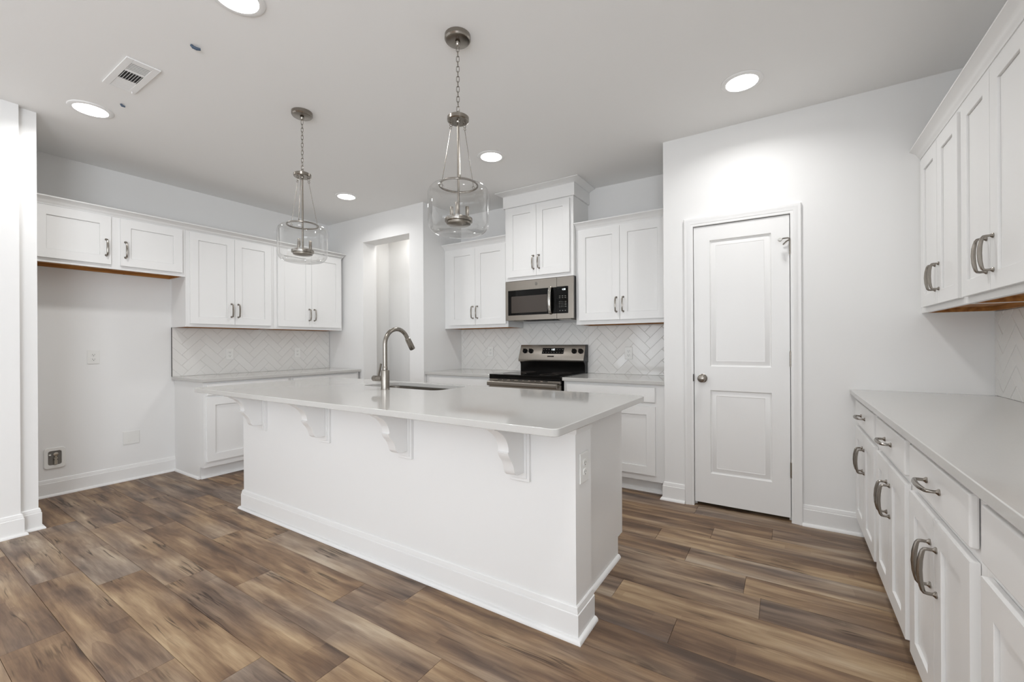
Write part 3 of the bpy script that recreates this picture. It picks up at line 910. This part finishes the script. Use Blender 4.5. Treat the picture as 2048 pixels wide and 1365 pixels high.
bsl = backsplash('white herringbone backsplash on the left wall, dark metal strip at its left end', 1.70, 0.474, lambda u, v, a: (XL + a, 1.7245 + u, CT + 0.0005 + v),
                 [(0.0, 1.69, 0.0, 0.4735)], (0.13, 0.05))
es = MB().box(XL + 0.0005, XL + 0.0105, 1.7205, 1.7240, CT + 0.0005, 1.3845).build('edge_strip', 'edge', bsl)
es['label'] = 'dark metal edge strip'
backsplash('white herringbone backsplash behind the range', 2.53, 0.54, lambda u, v, a: (-3.3225 + u, YS - a, CT + 0.0005 + v),
           [(0.0, 0.877, 0.0, 0.4735), (0.877, 1.645, 0.0, 0.52), (1.645, 2.526, 0.0, 0.4735)], (0.06, 0.035))
backsplash('white herringbone backsplash on the right wall', 2.2, 0.47, lambda u, v, a: (XR - a, YP - 0.0005 - u, CT + 0.0005 + v),
           [(0.0, 2.2, 0.0, 0.463)], (0.10, 0.02))

# ------------------------------------------------------------------ outlets (local x right, y into the wall, z up)


def outlet(label, loc, rz, w=0.074, h=0.118, group='duplex wall outlets'):
    t = thing('wall_outlet', label, 'outlet', loc, rz, group)
    MB().box(-w / 2, w / 2, -0.006, 0.0, -h / 2, h / 2).build('cover_plate', 'plastic', t, bevel=0.0035, seg=2)
    for s in (-1, 1):
        r = MB(); r.prism(rounded(-0.0165, 0.0165, s * 0.0195 - 0.014, s * 0.0195 + 0.014, 0.009, 4), lambda p, q, a: (p, a, q), -0.0085, -0.004)
        ro = r.build('receptacle', 'plastic', t)
        k = MB(); z = s * 0.0195
        k.box(-0.0078, -0.0056, -0.0088, -0.0084, z - 0.003, z + 0.006); k.box(0.0056, 0.0078, -0.0088, -0.0084, z - 0.002, z + 0.006)
        k.lathe([(0.0028, 0), (0.0028, 0.0004)], 10, Matrix.Translation((0, -0.0084, z - 0.0085)) @ Matrix.Rotation(H90, 4, 'X'))
        k.build('slots', 'slot', ro)
    MB().lathe([(0.003, 0), (0.0025, 0.0008), (0.0, 0.001)], 10, Matrix.Translation((0, -0.006, 0)) @ Matrix.Rotation(H90, 4, 'X')).build('screw', 'plastic', t)
    return t


outlet('white outlet on the fridge recess wall', (XL, 1.168, 1.116), H90, 0.078)
outlet('white outlet on the left backsplash, nearer the fridge recess', (XL + 0.0095, 2.232, 1.117), H90)
outlet('white outlet on the left backsplash, nearer the open doorway', (XL + 0.0095, 2.981, 1.117), H90)
outlet('white outlet on the range backsplash left of the range', (-2.886, YS - 0.0095, 1.122), 0)
outlet('white outlet on the range backsplash right of the range', (-1.268, YS - 0.0095, 1.114), 0)
outlet('white outlet on the end of the island', (-0.725, 1.692, 0.687), H90, 0.088, 0.127)

bp = thing('blank_cover_plate', 'blank white cover plate low on the fridge recess wall', 'cover plate', (XL, 1.418, 0.382), H90)
MB().box(-0.058, 0.058, -0.006, 0, -0.059, 0.059).build('plate', 'plastic', bp, bevel=0.003)
for sx in (-0.023, 0.023):
    for sz in (-0.03, 0.03):
        MB().lathe([(0.003, 0), (0.002, 0.001), (0, 0.001)], 8, Matrix.Translation((sx, -0.006, sz)) @ Matrix.Rotation(H90, 4, 'X')).build('screw', 'plastic', bp)

# recessed water supply box (proud of the wall by its own shallow depth)
wb = thing('water_supply_box', 'square white water supply box with valve near the floor', 'supply box', (XL, 0.934, 0.306), H90)
fr = slab_mesh(rounded(-0.062, 0.062, -0.084, 0.084, 0.022, 6), rounded(-0.038, 0.038, -0.056, 0.056, 0.014, 6), 0.0, 0.010)
me = bpy.data.meshes.new('flange'); fr.to_mesh(me); fr.free(); me.materials.append(M['plastic'])
o = bpy.data.objects.new('flange', me); COL.objects.link(o); o.parent = wb; o.rotation_euler = (H90, 0, 0)
bv = o.modifiers.new('bevel', 'BEVEL'); bv.width = 0.004; bv.segments = 2; bv.limit_method = 'ANGLE'
MB().prism(rounded(-0.040, 0.040, -0.058, 0.058, 0.016, 6), lambda p, q, a: (p, a, q), -0.0015, -0.0005).build('box_back', 'greybox', wb)
vl = MB()
vl.lathe([(0.0, -0.05), (0.011, -0.05), (0.011, -0.018), (0.008, -0.016), (0.008, -0.008), (0.012, -0.006), (0.012, 0.004), (0.007, 0.008), (0.007, 0.02), (0.0, 0.022)], 14, Matrix.Translation((0.004, -0.013, 0)))
vl.lathe([(0.0, 0.0), (0.0145, 0.0), (0.0145, 0.005), (0.006, 0.007), (0.0, 0.007)], 14, Matrix.Translation((0.004, -0.018, 0.032)) @ Matrix.Rotation(H90, 4, 'X'))
vl.build('valve', 'brass', wb)
MB().box(-0.034, -0.022, -0.012, -0.002, 0.022, 0.032).build('clip', 'plastic', wb)

# ------------------------------------------------------------------ range
rg = thing('electric_range', 'stainless electric range with black glass cooktop', 'range', (-2.060, 3.42, 0))
W2 = 0.380
MB().box(-W2, W2, 0.035, 0.635, 0.05, 0.895).build('oven_body', 'black', rg, bevel=0.002)
MB().box(-W2 + 0.03, W2 - 0.03, 0.08, 0.6, 0.0, 0.05).build('plinth', 'black', rg)
ck = MB(); ck.prism(rounded(-W2 - 0.006, W2 + 0.006, -0.012, 0.560, 0.012, 4), lambda p, q, a: (p, q, a), 0.8955, 0.9175)
ck.build('cooktop', 'blackglass', rg, bevel=0.003)
for bx, by, br_ in ((-0.19, 0.15, 0.115), (0.19, 0.15, 0.09), (-0.19, 0.42, 0.075), (0.19, 0.42, 0.1)):
    ring = MB(); ring.tube([(bx + br_ * math.cos(a * math.pi / 20), by + br_ * math.sin(a * math.pi / 20), 0.9176) for a in range(40)], 0.0012, 6, True)
    ring.build('burner_ring', 'doorglass', rg)
MB().box(-W2 - 0.002, W2 + 0.002, -0.010, 0.034, 0.874, 0.895).build('front_apron', 'black', rg, bevel=0.002)
MB().box(-W2, W2, -0.008, 0.034, 0.845, 0.8735).build('vent_rail', 'steel', rg, bevel=0.002)
vt = MB()
for sx in (-0.26, -0.20, -0.12, -0.03, 0.03, 0.10, 0.16, 0.235):
    vt.box(sx - 0.024, sx + 0.024, -0.0095, -0.0075, 0.863, 0.870)
vt.build('vent_slots', 'slot', rg)
od = slab_door(MB(), -W2, W2, 0.22, 0.840, -0.012, 0.034, [(-0.27, 0.27, 0.36, 0.69)], [(0, 0), (0.004, 0.004), (0.006, 0.004)]).build('oven_door', 'steel', rg, bevel=0.003)
MB().box(-0.262, 0.262, -0.0085, -0.0075, 0.368, 0.682).build('oven_window', 'blackglass', od)
hd = MB(); hd.prism(rounded(-0.066, -0.046, 0.812, 0.854, 0.009, 4), lambda p, q, a: (a, p, q), -0.372, 0.372)
for sx in (-0.35, 0.35): hd.box(sx - 0.014, sx + 0.014, -0.047, -0.012, 0.816, 0.838)
hd.build('oven_handle', 'steel', od)
MB().box(-W2, W2, -0.010, 0.034, 0.055, 0.212).build('storage_drawer', 'steel', rg, bevel=0.004)
bk = MB(); bk.prism([(0.5605, 0.9), (0.635, 0.9), (0.635, 1.03), (0.545, 1.03), (0.545, 1.022), (0.5605, 0.99)], lambda p, q, a: (a, p, q), -W2 + 0.008, W2 - 0.004)
bk.build('backguard_riser', 'black', rg, bevel=0.002)
bg = MB(); bg.prism([(0.535, 1.0185), (0.635, 1.0185), (0.635, 1.196), (0.588, 1.196), (0.527, 1.050), (0.529, 1.026)], lambda p, q, a: (a, p, q), -W2, W2 - 0.004)
bgo = bg.build('backguard', 'steel', rg, bevel=0.002)
MB().prism([(0.5285, 1.0185), (0.6355, 1.0185), (0.6355, 1.197), (0.587, 1.197), (0.5265, 1.050)], lambda p, q, a: (a, p, q), W2 - 0.004, W2).build('backguard_cap', 'black', bgo)
# the control face slopes; local frame on it
fa0 = Vector((0, 0.527, 1.050)); fa1 = Vector((0, 0.588, 1.196)); fd = (fa1 - fa0).normalized(); fn = Vector((0, -fd.z, fd.y))
FM = Matrix((Vector((1, 0, 0)), fd, Vector((0, 0, 0)) - (Vector((1, 0, 0)).cross(fd)) * -1, )).transposed()
FMX = Matrix.Translation(fa0) @ FM.to_4x4()
# local: x across, y up the slope, z out of the face
if (FMX.to_3x3() @ Vector((0, 0, 1))).y > 0:
    FMX = Matrix.Translation(fa0) @ Matrix((Vector((1, 0, 0)), fd, fn)).transposed().to_4x4()
eul = FMX.to_euler()
MB().box(-0.106, 0.150, 0.054, 0.124, 0.0002, 0.0015, FMX).build('display_frame', 'chrome', bgo)
dp = MB().box(-0.102, 0.146, 0.057, 0.121, 0.001, 0.0022, FMX).build('display_panel', 'blackglass', bgo)
text_mesh('1:52', 0.024, 'clock_digits', 'digits', dp, FMX @ Vector((0.022, 0.104, 0.0026)), eul)
pk = MB()
for rx in range(8):
    for ry in (0.072, 0.104):
        px = -0.086 + rx * 0.031
        if ry > 0.1 and abs(px - 0.022) < 0.04: continue
        pk.box(px - 0.007, px + 0.007, ry - 0.0025, ry + 0.0025, 0.0022, 0.0025, FMX)
pk.build('touch_keys', 'print', dp)
bd = MB().box(-0.032, 0.042, 0.022, 0.036, 0.0002, 0.0018, FMX).build('badge', 'black', bgo)
bl = MB()
for q in range(6): bl.box(-0.026 + q * 0.0105, -0.0185 + q * 0.0105, 0.0255, 0.0325, 0.0018, 0.0021, FMX)
bl.build('badge_marks', 'doorglass', bd)
for kx_ in (-0.312, -0.240, 0.262, 0.333):
    X = FMX @ Matrix.Translation((kx_, 0.086, 0.0))
    kn = MB().lathe([(0.0, 0.0005), (0.024, 0.0005), (0.026, 0.003), (0.0255, 0.012), (0.022, 0.016), (0.0, 0.017)], 24, X).build('knob', 'black', bgo)
    MB().box(-0.006, 0.006, -0.024, 0.024, 0.012, 0.027, X @ Matrix.Rotation(0.7, 4, 'Z')).build('grip', 'black', kn, bevel=0.002)

# ------------------------------------------------------------------ microwave
mw = thing('microwave', 'stainless over-the-range microwave with dark window', 'microwave', (-2.4395, 3.70, 1.4455))
MWW, MWH = 0.7625, 0.3995
MB().box(0.002, MWW - 0.001, 0.024, YS - 3.70 - 0.011, 0.004, MWH).build('case', 'black', mw, bevel=0.002)
MB().box(0.0, 0.5865, 0.0, 0.0235, 0.0, MWH).build('door', 'steel', mw, bevel=0.003)
MB().box(0.5885, MWW, 0.0, 0.0235, 0.0, MWH).build('control_panel', 'steel', mw, bevel=0.003)
dr_ = [c for c in mw.children if c.name.startswith('door')][0]; cp = [c for c in mw.children if c.name.startswith('control_panel')][0]
MB().box(0.034, 0.5862, -0.0022, 0.001, 0.052, 0.306).build('window_frame', 'blackglass', dr_, bevel=0.001)
MB().box(0.074, 0.487, -0.0032, -0.002, 0.076, 0.244).build('window', 'doorglass', dr_)
MB().tube([(0.526, -0.004, 0.056), (0.526, -0.024, 0.062), (0.527, -0.036, 0.10), (0.527, -0.042, 0.18), (0.527, -0.036, 0.26), (0.526, -0.024, 0.298), (0.526, -0.004, 0.305)],
          [0.012, 0.013, 0.014, 0.0145, 0.014, 0.013, 0.012], 12, flat=1.2).build('handle', 'chrome', dr_)
lg = MB().lathe([(0.0, 0.0), (0.0155, 0.0), (0.0155, 0.0015), (0.0135, 0.002), (0.0, 0.002)], 28, Matrix.Translation((0.364, 0.0, 0.356)) @ Matrix.Rotation(H90, 4, 'X')).build('logo_medallion', 'greybox', dr_)
lm = MB()
for s in (-1, 1):
    lm.tube([(0.364 + s * 0.005 + 0.0042 * math.cos(a * 0.6), -0.0024, 0.356 + 0.006 * math.sin(a * 0.6)) for a in range(10)], 0.0007, 5)
lm.tube([(0.364 + 0.0128 * math.cos(a * math.pi / 14), -0.0022, 0.356 + 0.0128 * math.sin(a * math.pi / 14)) for a in range(28)], 0.0006, 5, True)
lm.build('logo_script', 'chrome', lg)
pb = MB().prism(rounded(0.5888, 0.709, 0.052, 0.309, 0.006, 3), lambda p, q, a: (p, a, q), -0.0022, 0.001).build('touch_pad', 'blackglass', cp)
text_mesh('1:52', 0.022, 'clock_digits', 'digits', pb, (0.665, -0.0026, 0.279), (H90, 0, 0))
kb = MB()
for r_, zz in enumerate((0.217, 0.201)):
    for q in range(3): kb.box(0.622 + q * 0.029 - 0.008, 0.622 + q * 0.029 + 0.008, -0.0026, -0.0021, zz - 0.0025, zz + 0.0025)
for r_, zz in enumerate((0.163, 0.147, 0.131, 0.115)):
    for q in range(3): kb.box(0.618 + q * 0.0185 - 0.0035, 0.618 + q * 0.0185 + 0.0035, -0.0026, -0.0021, zz - 0.003, zz + 0.003)
    kb.box(0.672, 0.692, -0.0026, -0.0021, zz - 0.0025, zz + 0.0025)
for q in range(3): kb.box(0.624 + q * 0.028 - 0.006, 0.624 + q * 0.028 + 0.006, -0.0026, -0.0021, 0.074, 0.081)
kb.build('touch_keys', 'print', pb)
un = MB(); un.box(0.20, 0.56, 0.03, 0.13, -0.006, 0.0035)
un.build('vent_grille', 'slot', mw)
MB().box(0.06, 0.19, 0.06, 0.2, -0.004, 0.0035).build('grease_filter', 'steel', mw)
MB().box(0.58, 0.71, 0.06, 0.2, -0.004, 0.0035).build('grease_filter', 'steel', mw)

# ------------------------------------------------------------------ pendants
pd = thing('pendant_light', 'clear glass drum pendant over the right half of the island', 'pendant lamp', (-1.384, 1.676, ZC), 0, 'island pendant lights')
MB().lathe([(0.0, -0.030), (0.050, -0.030), (0.060, -0.027), (0.065, -0.020), (0.065, -0.0005), (0.0, -0.0005)], 36).build('ceiling_canopy', 'nickel', pd)
st = MB(); st.lathe([(0.0, -0.052), (0.006, -0.052), (0.012, -0.044), (0.013, -0.034), (0.009, -0.0305), (0.0, -0.0305)], 16); st.build('canopy_finial', 'nickel', pd)
# chain
lnk = []
ztop, zbot = -0.054, -0.382
nl = 13; pitch = (ztop - zbot) / nl
for i in range(nl):
    zc = ztop - pitch * (i + 0.5); a = 0.0072; hl = pitch / 2 + 0.0025
    pts = []
    for k in range(16):
        t_ = 2 * math.pi * k / 16
        p, q = a * math.cos(t_), 0
        zz = (hl - a) * (1 if math.sin(t_) > 0.01 else (-1 if math.sin(t_) < -0.01 else 0)) + a * math.sin(t_)
        ang = 0.5 + (H90 if i % 2 else 0)
        pts.append((p * math.cos(ang), p * math.sin(ang), zc + zz))
    MB().tube(pts, 0.0016, 6, True).build('chain_link', 'nickel', pd)
hub = MB()
hub.lathe([(0.0, -0.438), (0.010, -0.438), (0.012, -0.432), (0.050, -0.432), (0.0545, -0.428), (0.0545, -0.412), (0.050, -0.408), (0.012, -0.406), (0.008, -0.400), (0.0, -0.400)], 36)
hub.tube([(0.012 * math.cos(a * math.pi / 10) * 0.9, 0, -0.392 + 0.014 * math.sin(a * math.pi / 10)) for a in range(20)], 0.0022, 6, True)
hub.build('hub_plate', 'nickel', pd)
MB().lathe([(0.0062, -0.438), (0.0062, -0.935)], 14).build('centre_rod', 'nickel', pd)
RZ = -0.752   # neck ring
ringm = MB(); ringm.tube([(0.096 * math.cos(a * math.pi / 24), 0.096 * math.sin(a * math.pi / 24), RZ) for a in range(48)], 0.0055, 8, True, flat=0.8)
ringm.build('neck_ring', 'nickel', pd)
for k in range(3):
    a = math.radians(195 + 120 * k); ca_, sa_ = math.cos(a), math.sin(a)
    r = MB()
    r.tube([(ca_ * 0.038 + 0.009 * math.cos(t * 0.63) * ca_, sa_ * 0.038 + 0.009 * math.cos(t * 0.63) * sa_, -0.441 + 0.009 * math.sin(t * 0.63)) for t in range(10)], 0.0016, 6, True)
    top = Vector((ca_ * 0.041, sa_ * 0.041, -0.452)); bot = Vector((ca_ * 0.094, sa_ * 0.094, RZ + 0.018))
    r.tube([top + Vector((ca_ * 0.006 * math.sin(t * 0.63), sa_ * 0.006 * math.sin(t * 0.63), 0.006 * math.cos(t * 0.63) - 0.004)) for t in range(9)], 0.0015, 6)
    r.tube([top + Vector((0, 0, -0.01)), bot], 0.0017, 6)
    r.tube([bot + Vector((ca_ * 0.007 * math.sin(t * 0.63), sa_ * 0.007 * math.sin(t * 0.63), -0.007 + 0.007 * math.cos(t * 0.63))) for t in range(10)], 0.0016, 6, True)
    r.build('suspension_rod', 'nickel', pd)
gp = [(0.089, RZ + 0.014), (0.088, RZ + 0.004), (0.090, RZ - 0.001), (0.100, RZ - 0.003), (0.120, RZ - 0.007), (0.136, RZ - 0.014), (0.146, RZ - 0.025), (0.1515, RZ - 0.039), (0.153, RZ - 0.054),
      (0.153, RZ - 0.185), (0.1515, RZ - 0.200), (0.147, RZ - 0.214), (0.138, RZ - 0.228), (0.122, RZ - 0.239), (0.095, RZ - 0.246), (0.06, RZ - 0.249), (0.0, RZ - 0.250)]
gl = MB().lathe(gp, 48, None, cap=False).build('glass_shade', 'glass', pd, smooth=60)
cl = MB().lathe([(0.0, -0.958), (0.010, -0.957), (0.052, -0.952), (0.060, -0.948), (0.060, -0.938), (0.069, -0.936), (0.070, -0.926), (0.069, -0.919), (0.0, -0.917)], 36).build('candelabra_plate', 'nickel', pd)
for k in range(3):
    a = math.radians(60 + 120 * k)
    X = Matrix.Translation((0.046 * math.cos(a), 0.046 * math.sin(a), -0.918))
    MB().lathe([(0.0, 0.0), (0.013, 0.0), (0.013, 0.006), (0.0095, 0.008), (0.0095, 0.064), (0.0085, 0.066), (0.0085, 0.05)], 16, X).build('candle_socket', 'nickel', cl)
p2 = copy_tree(pd); p2.location = (-2.711, 1.662, ZC); p2['label'] = 'clear glass drum pendant over the left half of the island'

# ------------------------------------------------------------------ recessed lights
G_RL = 'recessed ceiling lights'
rl = thing('recessed_light', 'lit recessed ceiling light near the pantry wall, above the door', 'ceiling light', (-0.214, 2.89, ZC), 0, G_RL)
MB().lathe([(0.086, -0.003), (0.086, -0.008), (0.098, -0.009), (0.110, -0.005), (0.113, -0.0005), (0.086, -0.0005)], 40, None, cap=False).build('trim_ring', 'trim', rl)
ln = MB().lathe([(0.0, -0.0045), (0.0855, -0.0045), (0.0855, -0.0025), (0.0, -0.0025)], 40).build('lens', 'led', rl)
ld = bpy.data.lights.new('lamp', 'AREA'); ld.shape = 'DISK'; ld.size = 0.165; ld.energy = LAMP; ld.color = (0.975, 0.98, 0.985); ld.spread = math.radians(152)
lo = bpy.data.objects.new('lamp', ld); COL.objects.link(lo); lo.parent = rl; lo.location = (0, 0, -0.006)
for x, y, lb in ((-2.045, 2.90, 'lit recessed ceiling light in front of the raised microwave cabinet'),
                 (-3.860, 2.85, 'lit recessed ceiling light near the doorway corner'),
                 (-3.825, 0.888, 'lit recessed ceiling light at upper left beside the air vent'),
                 (-2.052, 0.955, 'lit recessed ceiling light cut off by the top edge'),
                 (-0.214, 0.93, 'lit recessed ceiling light overhead, above the camera')):
    q = copy_tree(rl); q.location = (x, y, ZC); q['label'] = lb

# ------------------------------------------------------------------ ceiling vent and stubs
vn = thing('air_vent', 'white rectangular ceiling air vent with three louvre banks', 'vent', (-3.157, 0.903, ZC), 0)
va = MB(); a0, a1, b0, b1 = -0.2, 0.2, -0.075, 0.075; i0, i1, j0, j1 = -0.188, 0.164, -0.043, 0.043
va.box(a0, a1, b0, j0, -0.008, -0.0005); va.box(a0, a1, j1, b1, -0.008, -0.0005); va.box(a0, i0, j0, j1, -0.008, -0.0005); va.box(i1, a1, j0, j1, -0.008, -0.0005)
va.box(-0.074, -0.062, j0, j1, -0.008, -0.0005); va.box(0.048, 0.062, j0, j1, -0.008, -0.0005)
va.build('frame', 'trim', vn, bevel=0.002)
MB().box(i0, i1, j0, j1, -0.0018, -0.0006).build('duct_opening', 'slot', vn)
for x0, x1 in ((-0.188, -0.074), (0.062, 0.164)):
    for k in range(6):
        xc = x0 + (x1 - x0) * (k + 0.5) / 6
        sg = 1 if x0 < 0 else -1
        X = Matrix.Translation((xc, 0, -0.006)) @ Matrix.Rotation(-0.35 if sg > 0 else 0.0, 4, 'Y')
        MB().box(-0.0055, 0.0055, j0, j1, -0.0005, 0.0005, X).build('slat', 'trim', vn)
for k in range(7):
    yc = j0 + (j1 - j0) * (k + 0.5) / 7
    X = Matrix.Translation((-0.007, yc, -0.006)) @ Matrix.Rotation(0.9, 4, 'X')
    MB().box(-0.055, 0.055, -0.004, 0.004, -0.0005, 0.0005, X).build('slat', 'trim', vn)
MB().tube([(0.02 - 0.2, 0.055, -0.008), (0.02 - 0.2, 0.055, -0.02)], 0.003, 8).build('lever', 'trim', vn)

s1 = MB().tube([(-2.572, 0.976, ZC - 0.002), (-2.570, 0.984, ZC - 0.010), (-2.564, 0.998, ZC - 0.013), (-2.556, 1.013, ZC - 0.012)], [0.006, 0.008, 0.008, 0.006], 8)
tag(s1.build('plastic_stub', 'blue'), 'curved blue plastic stub on the ceiling between vent and pendant', 'plastic stub')
s2 = MB().tube([(-3.580, 0.972, ZC - 0.001), (-3.578, 0.978, ZC - 0.010), (-3.574, 0.992, ZC - 0.012)], [0.006, 0.0075, 0.005], 8)
tag(s2.build('plastic_stub', 'blue'), 'tiny blue plastic stub on the ceiling beside the upper-left light', 'plastic stub')
bpy.context.view_layer.update()
